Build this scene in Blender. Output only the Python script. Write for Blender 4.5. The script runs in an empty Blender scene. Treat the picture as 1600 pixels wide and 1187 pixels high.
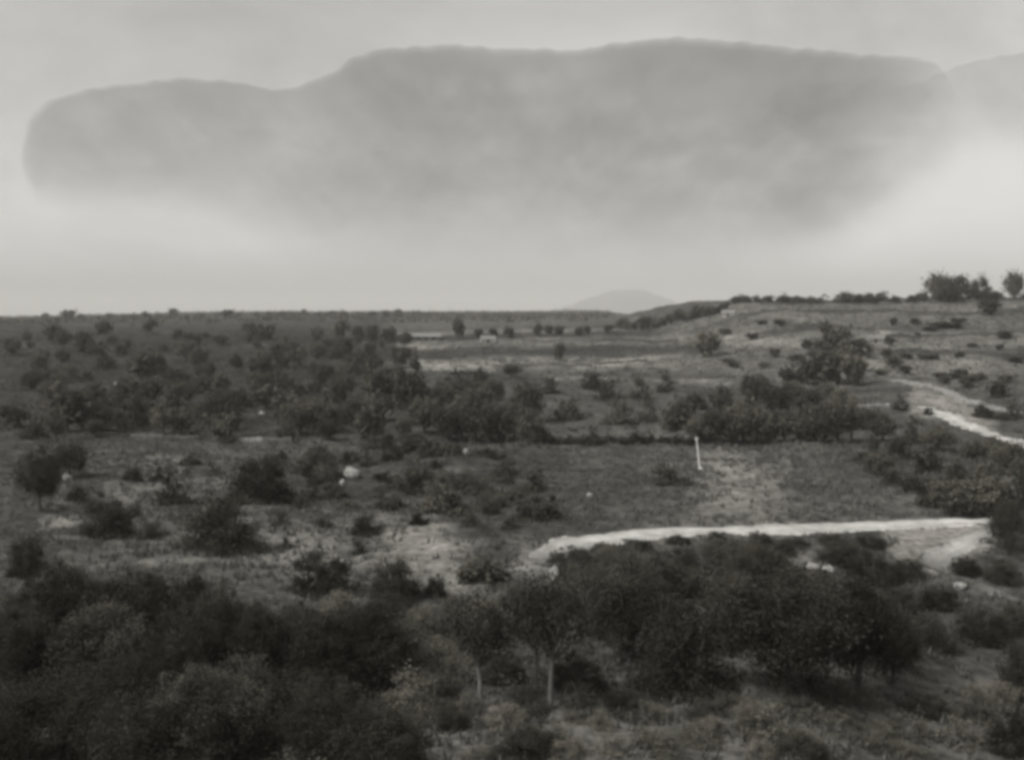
import bpy, math, random
import numpy as np
from mathutils import Vector

# ------------------------------------------------------------------ camera, sky, sun, exposure
scene = bpy.context.scene
C = scene.collection
F_PIX, HORIZON, CAM_Z = 1716.0, 490.0, 20.0
PITCH = math.atan((593.5 - HORIZON) / F_PIX)
cam_data = bpy.data.cameras.new('camera')
cam_data.sensor_width = 36.0
cam_data.lens = 36.0 * F_PIX / 1600.0
cam_data.clip_start, cam_data.clip_end = 0.5, 60000.0
cam = bpy.data.objects.new('camera', cam_data)
C.objects.link(cam)
cam.location = (0, 0, CAM_Z)
cam.rotation_euler = (math.pi / 2 - PITCH, 0, 0)
scene.camera = cam

SUN_EL, SUN_AZ = math.radians(48), math.radians(-118)   # azimuth from +Y, clockwise seen from above
world = bpy.data.worlds.new('World')
scene.world = world
world.use_nodes = True
wt = world.node_tree
wt.nodes.clear()
w_out = wt.nodes.new('ShaderNodeOutputWorld')
w_bg = wt.nodes.new('ShaderNodeBackground')
w_sky = wt.nodes.new('ShaderNodeTexSky')
w_sky.sky_type = 'NISHITA'
w_sky.sun_disc = False
w_sky.sun_elevation = SUN_EL
w_sky.sun_rotation = SUN_AZ
w_sky.air_density, w_sky.dust_density, w_sky.ozone_density = 1.0, 2.2, 1.0
w_bw = wt.nodes.new('ShaderNodeRGBToBW')
w_tc = wt.nodes.new('ShaderNodeTexCoord')
w_map = wt.nodes.new('ShaderNodeMapping')
w_map.inputs['Scale'].default_value = (1.0, 1.0, 2.0)
w_noise = wt.nodes.new('ShaderNodeTexNoise')
w_noise.inputs['Scale'].default_value = 3.4
w_noise.inputs['Detail'].default_value = 9.0
w_noise.inputs['Roughness'].default_value = 0.58
w_noise.inputs['Distortion'].default_value = 0.5
w_rng = wt.nodes.new('ShaderNodeMapRange')
w_rng.inputs['From Min'].default_value, w_rng.inputs['From Max'].default_value = 0.3, 0.7
w_rng.inputs['To Min'].default_value, w_rng.inputs['To Max'].default_value = 0.80, 1.17
w_mul = wt.nodes.new('ShaderNodeMath')
w_mul.operation = 'MULTIPLY'
w_tint = wt.nodes.new('ShaderNodeMix')
w_tint.data_type = 'RGBA'
w_tint.blend_type = 'MULTIPLY'
w_tint.inputs[0].default_value = 1.0
w_tint.inputs[7].default_value = (1.0, 0.985, 0.955, 1)
L = wt.links.new
L(w_sky.outputs[0], w_bw.inputs[0])
L(w_tc.outputs['Generated'], w_map.inputs[0])
L(w_map.outputs[0], w_noise.inputs['Vector'])
L(w_noise.outputs[0], w_rng.inputs['Value'])
L(w_bw.outputs[0], w_mul.inputs[0])
L(w_rng.outputs[0], w_mul.inputs[1])
L(w_mul.outputs[0], w_tint.inputs[6])
L(w_tint.outputs[2], w_bg.inputs[0])
w_bg.inputs[1].default_value = 0.132
L(w_bg.outputs[0], w_out.inputs[0])

sun_data = bpy.data.lights.new('sun', 'SUN')
sun_data.energy = 1.5
sun_data.angle = math.radians(10)
sun_data.color = (1.0, 0.97, 0.92)
sun = bpy.data.objects.new('sun', sun_data)
C.objects.link(sun)
sd = Vector((math.sin(SUN_AZ) * math.cos(SUN_EL), math.cos(SUN_AZ) * math.cos(SUN_EL), math.sin(SUN_EL)))
sun.rotation_euler = (-sd).to_track_quat('-Z', 'Y').to_euler()
sun.location = (-60, -40, 120)

vs = scene.view_settings
vs.view_transform, vs.look = 'Standard', 'None'
vs.exposure, vs.gamma, vs.use_curve_mapping = 0.5, 1.0, False
scene.render.filter_size = 2.2
if hasattr(scene, 'cycles'):
    scene.cycles.pixel_filter_type = 'BLACKMAN_HARRIS'
    scene.cycles.filter_width = 3.8
    scene.cycles.volume_bounces = 2
    scene.cycles.transparent_max_bounces = 16

rng = np.random.default_rng(7)
random.seed(7)

# ------------------------------------------------------------------ materials
def tone(v, warm=1.0):
    """a grey of the monochrome print, very slightly warm"""
    return (v * (1 + 0.03 * warm), v, v * (1 - 0.075 * warm), 1.0)

def new_mat(name):
    m = bpy.data.materials.new(name)
    m.use_nodes = True
    nt = m.node_tree
    nt.nodes.clear()
    out = nt.nodes.new('ShaderNodeOutputMaterial')
    return m, nt, out

def noise_node(nt, scale, detail=4.0, rough=0.55, coord='Object'):
    tc = nt.nodes.new('ShaderNodeTexCoord')
    n = nt.nodes.new('ShaderNodeTexNoise')
    n.inputs['Scale'].default_value = scale
    n.inputs['Detail'].default_value = detail
    n.inputs['Roughness'].default_value = rough
    nt.links.new(tc.outputs[coord], n.inputs['Vector'])
    return n

def rng_node(nt, src, lo, hi, fmin=0.3, fmax=0.7):
    r = nt.nodes.new('ShaderNodeMapRange')
    r.inputs['From Min'].default_value, r.inputs['From Max'].default_value = fmin, fmax
    r.inputs['To Min'].default_value, r.inputs['To Max'].default_value = lo, hi
    nt.links.new(src, r.inputs['Value'])
    return r.outputs[0]

def mul_node(nt, a, b):
    m = nt.nodes.new('ShaderNodeMath')
    m.operation = 'MULTIPLY'
    nt.links.new(a, m.inputs[0])
    nt.links.new(b, m.inputs[1])
    return m.outputs[0]

def scale_color(nt, color_socket, factor_socket):
    vm = nt.nodes.new('ShaderNodeVectorMath')
    vm.operation = 'SCALE'
    nt.links.new(color_socket, vm.inputs[0])
    nt.links.new(factor_socket, vm.inputs['Scale'])
    return vm.outputs[0]

def rgb(nt, col):
    n = nt.nodes.new('ShaderNodeRGB')
    n.outputs[0].default_value = col
    return n.outputs[0]

def plain_mat(name, v, scales=((0.4, .8, 1.2), (3.0, .75, 1.25)), bump=0.0, bump_scale=6.0, warm=1.0, rough=0.9):
    m, nt, out = new_mat(name)
    f = None
    for s, lo, hi in scales:
        r = rng_node(nt, noise_node(nt, s).outputs[0], lo, hi)
        f = r if f is None else mul_node(nt, f, r)
    b = nt.nodes.new('ShaderNodeBsdfPrincipled')
    b.inputs['Roughness'].default_value = rough
    b.inputs['Specular IOR Level'].default_value = 0.15
    nt.links.new(scale_color(nt, rgb(nt, tone(v, warm)), f), b.inputs['Base Color'])
    if bump:
        bp = nt.nodes.new('ShaderNodeBump')
        bp.inputs['Strength'].default_value = bump
        bp.inputs['Distance'].default_value = 0.1
        nt.links.new(noise_node(nt, bump_scale, 6).outputs[0], bp.inputs['Height'])
        nt.links.new(bp.outputs[0], b.inputs['Normal'])
    nt.links.new(b.outputs[0], out.inputs[0])
    return m

def leaf_mat(name, v, warm=2.0, trans=0.25, spread=0.36):
    m, nt, out = new_mat(name)
    oi = nt.nodes.new('ShaderNodeObjectInfo')
    a = rng_node(nt, oi.outputs['Random'], 1 - spread, 1 + spread, 0, 1)
    g = nt.nodes.new('ShaderNodeNewGeometry')
    k = mul_node(nt, rng_node(nt, g.outputs['Random Per Island'], 0.75, 1.28, 0, 1), rng_node(nt, noise_node(nt, 5.0, 3).outputs[0], .62, 1.4))
    f = mul_node(nt, a, k)
    col = scale_color(nt, rgb(nt, tone(v, warm)), f)
    d = nt.nodes.new('ShaderNodeBsdfDiffuse')
    t = nt.nodes.new('ShaderNodeBsdfTranslucent')
    mx = nt.nodes.new('ShaderNodeMixShader')
    mx.inputs[0].default_value = trans
    nt.links.new(col, d.inputs[0])
    nt.links.new(col, t.inputs[0])
    nt.links.new(d.outputs[0], mx.inputs[1])
    nt.links.new(t.outputs[0], mx.inputs[2])
    nt.links.new(mx.outputs[0], out.inputs[0])
    return m

M = {}
M['leaf_dark'] = leaf_mat('leaf_dark', 0.056, 2.3)
M['leaf_wood'] = leaf_mat('leaf_wood', 0.105)
M['leaf_mid'] = leaf_mat('leaf_mid', 0.085)
M['leaf_pale'] = leaf_mat('leaf_pale', 0.165)
M['grass_blade'] = leaf_mat('grass_blade', 0.135, 0.9, 0.3, 0.0)
M['scrub_leaf'] = leaf_mat('scrub_leaf', 0.105, 1.1, 0.25, 0.0)
M['thicket_leaf'] = leaf_mat('thicket_leaf', 0.10, 1.6, 0.25, 0.0)
M['bark'] = plain_mat('bark', 0.10, ((2.0, .7, 1.3), (9.0, .75, 1.25)), 0.6, 12)
M['pale_bark'] = plain_mat('pale_bark', 0.15, ((2.0, .7, 1.3), (9.0, .75, 1.25)), 0.6, 12)
def road_mat(name, v):
    """beaten earth: wheel ruts, stony flecks and verges that grass eats into"""
    m, nt, out = new_mat(name)
    att = nt.nodes.new('ShaderNodeAttribute')
    att.attribute_name = 'across'
    sep = nt.nodes.new('ShaderNodeSeparateColor')
    nt.links.new(att.outputs['Color'], sep.inputs[0])
    f = rng_node(nt, noise_node(nt, 0.12, 4).outputs[0], .8, 1.15)
    f = mul_node(nt, f, rng_node(nt, noise_node(nt, 0.7, 6, .65).outputs[0], .7, 1.22))
    f = mul_node(nt, f, rng_node(nt, noise_node(nt, 4.0, 4).outputs[0], .85, 1.15))
    wv = nt.nodes.new('ShaderNodeMath'); wv.operation = 'SINE'
    sc = nt.nodes.new('ShaderNodeMath'); sc.operation = 'MULTIPLY'; sc.inputs[1].default_value = 9.4
    nt.links.new(sep.outputs[0], sc.inputs[0]); nt.links.new(sc.outputs[0], wv.inputs[0])
    f = mul_node(nt, f, rng_node(nt, wv.outputs[0], .86, 1.08, -1, 1))
    road_c = scale_color(nt, rgb(nt, tone(v, .5)), f)
    verge = scale_color(nt, rgb(nt, tone(0.085)), rng_node(nt, noise_node(nt, 1.1, 6, .65).outputs[0], .42, 1.58))
    edge = nt.nodes.new('ShaderNodeMath'); edge.operation = 'ADD'
    nt.links.new(rng_node(nt, noise_node(nt, 0.45, 6, .7).outputs[0], -.42, .42), edge.inputs[0])
    nt.links.new(sep.outputs[0], edge.inputs[1])
    e1 = rng_node(nt, edge.outputs[0], 0, 1, .72, .95)
    fade = nt.nodes.new('ShaderNodeMath'); fade.operation = 'ADD'
    nt.links.new(rng_node(nt, sep.outputs[1], 1.0, 0.0, 0, .9), fade.inputs[0])
    nt.links.new(e1, fade.inputs[1])
    fade.use_clamp = True
    mx = nt.nodes.new('ShaderNodeMix'); mx.data_type = 'RGBA'
    nt.links.new(fade.outputs[0], mx.inputs[0])
    nt.links.new(road_c, mx.inputs[6]); nt.links.new(verge, mx.inputs[7])
    b = nt.nodes.new('ShaderNodeBsdfDiffuse')
    nt.links.new(mx.outputs[2], b.inputs[0])
    bp = nt.nodes.new('ShaderNodeBump')
    bp.inputs['Strength'].default_value, bp.inputs['Distance'].default_value = 0.5, 0.15
    nt.links.new(noise_node(nt, 2.5, 6).outputs[0], bp.inputs['Height'])
    nt.links.new(bp.outputs[0], b.inputs['Normal'])
    nt.links.new(b.outputs[0], out.inputs[0])
    return m
M['road'] = road_mat('road_dust', 0.50)
M['path'] = road_mat('path_dust', 0.28)
M['stone'] = plain_mat('limestone', 0.36, ((0.5, .75, 1.2), (2.2, .65, 1.25), (7, .8, 1.15)), 0.9, 4, 0.6)
M['wall_stone'] = plain_mat('wall_stone', 0.17, ((0.5, .75, 1.2), (2.5, .55, 1.35), (7, .8, 1.15)), 0.9, 3, 0.7)
M['dark_stone'] = plain_mat('dark_stone', 0.10, ((0.5, .75, 1.2), (2.5, .6, 1.3)), 0.9, 3, 0.9)
M['whitewash'] = plain_mat('whitewash', 0.62, ((0.8, .8, 1.1), (4, .85, 1.1)), 0.3, 8, 0.4)
M['plaster'] = plain_mat('plaster', 0.16, ((0.3, .8, 1.15), (2, .8, 1.15)), 0.3, 3, 0.7)
M['roof'] = plain_mat('roof_tin', 0.23, ((0.2, .85, 1.1), (1.5, .85, 1.15)), 0.2, 3, 0.5)
M['dark_wood'] = plain_mat('dark_wood', 0.05, ((1, .8, 1.2),), 0.2, 5)
M['mountain'] = plain_mat('mountain', 0.10, ((0.0015, .8, 1.2), (0.008, .8, 1.2)))

# ------------------------------------------------------------------ helpers: objects
def link(name, mesh, parent=None, loc=None):
    o = bpy.data.objects.new(name, mesh)
    C.objects.link(o)
    if parent is not None:
        o.parent = parent
    if loc is not None:
        o.location = loc
    return o

def tag(o, label=None, cat=None, group=None, kind=None):
    if label: o['label'] = label
    if cat: o['category'] = cat
    if group: o['group'] = group
    if kind: o['kind'] = kind
    return o

def mesh_np(name, verts, faces, mat, smooth=False):
    """verts (n,3), faces (m,k) arrays with constant k"""
    me = bpy.data.meshes.new(name)
    verts = np.asarray(verts, dtype=np.float32)
    faces = np.asarray(faces, dtype=np.int32)
    n, k = faces.shape
    me.vertices.add(len(verts))
    me.vertices.foreach_set('co', verts.ravel())
    me.loops.add(n * k)
    me.loops.foreach_set('vertex_index', faces.ravel())
    me.polygons.add(n)
    me.polygons.foreach_set('loop_start', np.arange(0, n * k, k, dtype=np.int32))
    me.polygons.foreach_set('loop_total', np.full(n, k, dtype=np.int32))
    if smooth:
        me.polygons.foreach_set('use_smooth', np.ones(n, dtype=bool))
    me.materials.append(mat)
    me.update(calc_edges=True)
    return me

# ------------------------------------------------------------------ the lie of the land
def ss(x, a, b):
    t = np.clip((x - a) / (b - a), 0, 1)
    return t * t * (3 - 2 * t)

PROF_Y = [-400, -4, 36, 44, 200, 300, 400, 500, 700, 1000, 1500, 3000, 3500, 5500, 9000, 60000]
PROF_Z = [18.3, 18.3, 0.6, 0, 0, 2.5, 6, 9.8, 13.5, 16.6, 19.0, 25.0, 24.5, 2, -8, -10]
_ph = np.random.default_rng(3).uniform(0, 6.28, (14, 2))
_dr = np.random.default_rng(4).uniform(0, 6.28, 14)
def bumps(X, Y):
    z = 0
    for i, (wl, amp) in enumerate([(70, .5), (52, .4), (38, .35), (27, .25), (19, .2), (13, .16), (9, .12), (6.3, .09), (4.1, .06), (2.9, .05)]):
        c, s = math.cos(_dr[i]), math.sin(_dr[i])
        z = z + amp * np.sin((X * c + Y * s) * 6.283 / wl + _ph[i, 0]) * np.sin((-X * s * .8 + Y * c) * 6.283 / wl + _ph[i, 1])
    return z
def height(X, Y):
    X = np.asarray(X, float); Y = np.asarray(Y, float)
    z = np.interp(Y, PROF_Y, PROF_Z)
    u = X / np.maximum(Y, 50)
    far = ss(Y, 750, 1200)
    z = z - 9.0 * far * ss(u, 0.075, 0.125) * (1 - ss(Y, 5000, 6500))          # the gap in the skyline
    z = z - 5.2 * np.clip(Y / 1000.0, 0, 3.5) * ss(Y, 500, 1000) * (1 - ss(u, -0.50, -0.20)) * (1 - ss(Y, 5000, 6500))
    z = z + 1.6 * ss(Y, 1500, 2600) * (1 - ss(Y, 4000, 5000)) * (np.sin(X / 97.0) * np.sin(X / 231.0 + 1) + 0.6 * np.sin(X / 41.0 + Y / 300.0))
    # hill of terraced fields
    rise = ss(Y, 250, 500) * (1 - ss(Y, 580, 1100))
    z = z + 15.5 * rise * ss(X, 58, 112) + 1.2 * rise * np.sin(X / 31.0)
    # field terraces on that hill
    tz = ss(X, 70, 120) * ss(Y, 270, 320) * (1 - ss(Y, 470, 520))
    z = z + tz * 0.5 * np.sin(Y / 9.0 + X / 60.0)
    # ground below the road drops away on the hairpin's side
    z = z - 3.2 * ss(X, 12, 36) * (1 - ss(Y, 86, 97.5))
    z = z + bumps(X, Y) * ss(Y, 15, 60) * (1 - 0.8 * np.exp(-((Y - 100) / 8.0) ** 2) * ss(X, 0, 10))
    return z

CP, SP = math.cos(PITCH), math.sin(PITCH)
def ray(px, py):
    a, b = (px - 800) / F_PIX, -(py - 593.5) / F_PIX
    d = np.array([a, CP + b * SP, -SP + b * CP])
    return d / d[1]
def project(X, Y, Z):
    dz = Z - CAM_Z
    depth = Y * CP - dz * SP
    up = Y * SP + dz * CP
    depth = np.maximum(depth, 1e-3)
    return 800 + F_PIX * X / depth, 593.5 - F_PIX * up / depth
_YS = np.concatenate([np.arange(40, 600, 0.5), np.arange(600, 4000, 4.0)])
def at(px, py):
    """the point of the ground that a pixel looks at"""
    d = ray(px, py)
    rz = CAM_Z + d[2] * _YS
    g = height(d[0] * _YS, _YS)
    below = np.nonzero(rz <= g)[0]
    if len(below) == 0:
        return None
    Y = _YS[below[0]]
    return Vector((d[0] * Y, Y, float(height(d[0] * Y, Y))))
def at_d(px, Y):
    X = (px - 800) / F_PIX * Y
    return Vector((X, Y, float(height(X, Y))))

# ------------------------------------------------------------------ ground sheet
def poly_mask(px, py, poly, soft):
    """signed-distance mask of a polygon with a soft margin"""
    n = len(poly)
    inside = np.zeros(px.shape, bool)
    dist = np.full(px.shape, 1e9)
    for i in range(n):
        x0, y0 = poly[i]; x1, y1 = poly[(i + 1) % n]
        c = ((y0 > py) != (y1 > py)) & (px < (x1 - x0) * (py - y0) / ((y1 - y0) or 1e-9) + x0)
        inside ^= c
        ex, ey = x1 - x0, y1 - y0
        t = np.clip(((px - x0) * ex + (py - y0) * ey) / (ex * ex + ey * ey + 1e-9), 0, 1)
        dist = np.minimum(dist, np.hypot(px - x0 - t * ex, py - y0 - t * ey))
    s = np.where(inside, dist, -dist)
    return np.clip(s / soft * 0.5 + 0.5, 0, 1)

# kinds of ground: outlines seen in the photograph, reflectance, softness of the edge
SOILS = [
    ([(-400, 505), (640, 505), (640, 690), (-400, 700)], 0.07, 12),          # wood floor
    ([(600, 495), (1100, 495), (1110, 600), (1000, 606), (900, 590), (640, 582)], 0.135, 6),
    ([(640, 563), (770, 570), (770, 580), (640, 578)], 0.22, 4),
    ([(640, 540), (700, 543), (700, 549), (640, 546)], 0.19, 3),
    ([(820, 552), (1010, 566), (1090, 552), (1100, 561), (960, 582), (830, 570)], 0.16, 5),
    ([(1000, 556), (1075, 548), (1070, 556), (960, 571), (900, 573)], 0.29, 4),
    ([(1060, 592), (1160, 596), (1160, 602), (1060, 600)], 0.32, 4),
    ([(850, 588), (960, 590), (960, 595), (850, 594)], 0.27, 3),
    ([(1090, 470), (2000, 470), (2000, 612), (1160, 606), (1100, 560)], 0.15, 8),
    ([(1370, 514), (1640, 512), (1640, 522), (1370, 524)], 0.26, 4),
    ([(1380, 540), (1530, 545), (1560, 600), (1480, 596), (1380, 575)], 0.18, 10),
    ([(1340, 525), (1385, 525), (1385, 535), (1340, 535)], 0.27, 4),
    ([(1130, 520), (1290, 535), (1290, 545), (1130, 540)], 0.25, 6),
    ([(1350, 545), (1375, 545), (1378, 580), (1350, 580)], 0.23, 4),
    ([(780, 600), (1180, 600), (1180, 690), (780, 690)], 0.105, 10),
    ([(780, 674), (1090, 676), (1090, 686), (780, 684)], 0.15, 5),
    ([(740, 697), (1340, 697), (1460, 800), (1440, 830), (860, 835)], 0.098, 10),
    ([(880, 710), (1060, 712), (1050, 745), (880, 740)], 0.12, 12),
    ([(1090, 700), (1150, 695), (1215, 745), (1260, 800), (1230, 835), (1110, 832), (1040, 800), (1075, 745)], 0.205, 95),
    ([(1125, 725), (1165, 735), (1205, 775), (1212, 815), (1165, 800), (1120, 770)], 0.33, 52),
    ([(1290, 758), (1370, 745), (1470, 800), (1450, 822), (1300, 816)], 0.145, 9),
    ([(1420, 760), (1490, 800), (1480, 806), (1410, 770)], 0.21, 4),
    ([(150, 705), (560, 705), (600, 800), (760, 930), (430, 935), (180, 860)], 0.16, 24),
    ([(430, 700), (860, 700), (850, 835), (700, 800), (580, 790), (430, 800)], 0.088, 22),
    ([(590, 805), (690, 805), (740, 850), (770, 925), (690, 930), (600, 880)], 0.28, 30),
    ([(420, 835), (560, 830), (560, 900), (440, 915)], 0.22, 20),
    ([(140, 720), (250, 705), (330, 715), (280, 745), (150, 745)], 0.175, 12),
    ([(60, 790), (120, 790), (120, 830), (60, 830)], 0.2, 10),
    ([(800, 840), (860, 840), (870, 910), (800, 900)], 0.19, 10),
    ([(1385, 828), (1546, 815), (1543, 850), (1466, 900), (1400, 880)], 0.30, 8),
    ([(1190, 840), (1235, 842), (1370, 945), (1300, 950)], 0.19, 12),
    ([(1420, 600), (1500, 622), (1560, 660), (1560, 682), (1480, 652), (1420, 648)], 0.27, 6),
    ([(640, 1085), (2000, 1060), (2000, 1300), (640, 1300)], 0.165, 22),
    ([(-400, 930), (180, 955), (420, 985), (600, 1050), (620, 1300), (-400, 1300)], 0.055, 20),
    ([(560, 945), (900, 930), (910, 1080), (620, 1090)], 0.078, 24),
    ([(880, 1095), (960, 1095), (980, 1140), (890, 1140)], 0.2, 14),
    ([(1360, 1062), (1800, 1060), (1800, 1110), (1360, 1150)], 0.19, 14),
]

ang = np.concatenate([np.linspace(-1.9, -0.62, 70, endpoint=False), np.linspace(-0.62, 0.62, 620), np.linspace(0.62, 1.9, 70)[1:]])
rows = np.concatenate([np.linspace(-60, 44, 40, endpoint=False), 44 * (700 / 44) ** np.linspace(0, 1, 620, endpoint=False),
                       700 * (26000 / 700) ** np.linspace(0, 1, 120)])
TY, TA = np.meshgrid(rows, ang, indexing='ij')
TX = TA * (np.maximum(TY, 0) + 40 * np.exp(-np.maximum(TY, 0) / 40))
TZ = height(TX, TY)
PX, PY = project(TX, TY, TZ)
val = np.full(TX.shape, 0.10)
inview = TY > 42
wob = 9 * np.sin(TX / 3.1) * np.sin(TY / 4.3 + 1)
wob = wob * np.clip(100 / np.maximum(TY, 60), .1, 1.2)
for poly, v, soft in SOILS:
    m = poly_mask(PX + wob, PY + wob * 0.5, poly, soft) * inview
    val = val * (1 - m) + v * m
ter = np.sin(TY / 9.0 + TX / 60.0)                                   # terrace banks: rough growth between paler treads
hillm = ss(TX, 60, 105) * ss(TY, 265, 300) * (1 - ss(TY, 500, 540))
val = val * (1 + hillm * np.where(ter > 0.72, -0.42, 0.14))
strip = (np.sin(TY / 17.0 + TX / 210.0) * ss(TY, 290, 330) * (1 - ss(TY, 560, 640)) * ss(TX, -80, -50) * (1 - ss(TX, 55, 80)))
val = val * (1 + 0.45 * np.clip(strip * 2.5, -1, 1) * np.abs(strip) ** .3)
val = np.where(TY > 1100, 0.085, val)
nr, nc = TX.shape
idx = np.arange(nr * nc).reshape(nr, nc)
faces = np.stack([idx[:-1, :-1].ravel(), idx[:-1, 1:].ravel(), idx[1:, 1:].ravel(), idx[1:, :-1].ravel()], 1)
m, nt, out = new_mat('ground_cover')
att = nt.nodes.new('ShaderNodeAttribute')
att.attribute_name = 'soil'
f = rng_node(nt, noise_node(nt, 0.03, 5).outputs[0], .78, 1.22)
f = mul_node(nt, f, rng_node(nt, noise_node(nt, 0.2, 5).outputs[0], .6, 1.4))
f = mul_node(nt, f, rng_node(nt, noise_node(nt, 1.1, 6, .65).outputs[0], .42, 1.58))
b = nt.nodes.new('ShaderNodeBsdfDiffuse')
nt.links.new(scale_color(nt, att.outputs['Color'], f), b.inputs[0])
bp = nt.nodes.new('ShaderNodeBump')
bp.inputs['Strength'].default_value, bp.inputs['Distance'].default_value = 0.7, 0.5
nt.links.new(noise_node(nt, 0.9, 6, 0.65).outputs[0], bp.inputs['Height'])
nt.links.new(bp.outputs[0], b.inputs['Normal'])
nt.links.new(b.outputs[0], out.inputs[0])
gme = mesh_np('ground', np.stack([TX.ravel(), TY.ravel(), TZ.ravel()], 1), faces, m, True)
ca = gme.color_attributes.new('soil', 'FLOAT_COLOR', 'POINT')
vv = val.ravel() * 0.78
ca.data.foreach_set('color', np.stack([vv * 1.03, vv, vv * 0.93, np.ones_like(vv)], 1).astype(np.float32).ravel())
ground = tag(link('ground', gme), kind='structure')

# ------------------------------------------------------------------ far mountain
def mountain():
    D = 11800.0
    pts_px = [700, 800, 860, 900, 930, 955, 985, 1010, 1035, 1060, 1085, 1120, 1200, 1300]
    pts_py = [496, 494, 486, 473, 462, 455, 452, 455, 464, 474, 483, 489, 492, 496]
    xs = np.linspace(700, 1300, 130)
    ridge = np.interp(xs, pts_px, pts_py) + 0.8 * np.sin(xs / 7.0) + 0.5 * np.sin(xs / 2.9 + 1)
    top = CAM_Z + (HORIZON - ridge) * D / F_PIX
    t = np.linspace(-1, 1, 41)
    X = ((xs - 800) / F_PIX * D)[None, :] + 0 * t[:, None]
    Y = D + t[:, None] * 900 + 0 * X
    prof = (1 - np.abs(t) ** 1.3)[:, None]
    Z = -40 + (top[None, :] + 40) * prof
    Z = Z + 16 * prof * (1 - prof) * 4 * np.sin(X / 120.0 + Y / 210.0) * np.sin(X / 57.0 - Y / 150.0)
    n, k = X.shape
    i = np.arange(n * k).reshape(n, k)
    fc = np.stack([i[:-1, :-1].ravel(), i[:-1, 1:].ravel(), i[1:, 1:].ravel(), i[1:, :-1].ravel()], 1)
    return mesh_np('mountain', np.stack([X.ravel(), Y.ravel(), Z.ravel()], 1), fc, M['mountain'], True)
tag(link('mountain', mountain()), kind='structure')

# ------------------------------------------------------------------ roads and paths
def ribbon(name, pts, width, mat, lift=0.06, cross=11):
    """a ribbon of beaten earth laid over the ground along pixel points"""
    P = [at(*p) for p in pts]
    P = [Vector((p.x, p.y)) for p in P]
    fine = []
    for i in range(len(P) - 1):                       # Catmull-Rom
        p0, p1, p2, p3 = P[max(i - 1, 0)], P[i], P[i + 1], P[min(i + 2, len(P) - 1)]
        n = max(4, int((p2 - p1).length / 0.8))
        for k in range(n):
            t = k / n
            fine.append(0.5 * (2 * p1 + (p2 - p0) * t + (2 * p0 - 5 * p1 + 4 * p2 - p3) * t * t + (3 * p1 - p0 - 3 * p2 + p3) * t ** 3))
    fine.append(P[-1])
    V, A = [], []
    for i, p in enumerate(fine):
        d = (fine[min(i + 1, len(fine) - 1)] - fine[max(i - 1, 0)]).normalized()
        nrm = Vector((-d.y, d.x))
        w = width * (1 + (0.2 * math.exp(-i / 14.0) if name == 'road' else 0)) * (0.5 + 0.05 * math.sin(i * 0.37) + 0.06 * math.sin(i * 1.13 + 2) + 0.04 * random.uniform(-1, 1))
        for j in range(cross):
            s = j / (cross - 1) * 2 - 1
            q = p + nrm * (w * s)
            z = float(height(q.x, q.y)) + lift + 0.10 * (1 - s * s) - (0.25 if abs(s) > .99 else 0)
            V.append((q.x, q.y, z))
            A.append((min(1, abs(s)), min(i, len(fine) - 1 - i) / 12.0, s * .5 + .5, 1))
    n = len(fine)
    i = np.arange(n * cross).reshape(n, cross)
    fc = np.stack([i[:-1, :-1].ravel(), i[:-1, 1:].ravel(), i[1:, 1:].ravel(), i[1:, :-1].ravel()], 1)
    me = mesh_np(name, V, fc, mat, True)
    at_ = me.color_attributes.new('across', 'FLOAT_COLOR', 'POINT')
    at_.data.foreach_set('color', np.clip(np.array(A, dtype=np.float32), 0, 1).ravel())
    return tag(link(name, me), kind='structure')

ribbon('road', [(880, 886), (872, 872), (878, 859), (898, 849), (935, 842.5), (1000, 836), (1080, 832.5), (1160, 831), (1250, 828), (1350, 824), (1450, 819.5), (1545, 814), (1640, 808)], 4.3, M['road'])
ribbon('lower_road', [(1560, 822), (1535, 834), (1505, 850), (1478, 866), (1458, 882), (1450, 894)], 2.6, M['road'])
ribbon('path', [(745, 903), (780, 897), (815, 891), (850, 892), (866, 902)], 1.6, M['path'])
ribbon('hill_road', [(1385, 592), (1420, 597), (1460, 606), (1500, 622), (1540, 634), (1600, 648)], 4.6, M['path'])
ribbon('valley_road', [(1440, 633), (1470, 646), (1500, 661), (1540, 676), (1585, 691), (1660, 715)], 5.0, M['road'])
ribbon('footpath', [(1528, 916), (1550, 924), (1580, 934), (1640, 954)], 1.5, M['path'])

# ------------------------------------------------------------------ plants: shapes
def leaf_cards(pos, size, r, up=0.35, aspect=0.62):
    n = len(pos)
    nrm = r.normal(size=(n, 3)); nrm[:, 2] += up
    nrm /= np.linalg.norm(nrm, axis=1)[:, None]
    t = np.cross(nrm, r.normal(size=(n, 3)))
    t /= np.linalg.norm(t, axis=1)[:, None] + 1e-9
    b2 = np.cross(nrm, t)
    s = (size * r.uniform(0.6, 1.35, n))[:, None]
    a, c = t * s, b2 * s * aspect
    V = np.stack([pos - a, pos - c * 1.0 + a * 0.1, pos + a, pos + c + a * 0.1], 1).reshape(-1, 3)
    return V, np.arange(n * 4).reshape(n, 4)

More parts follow.
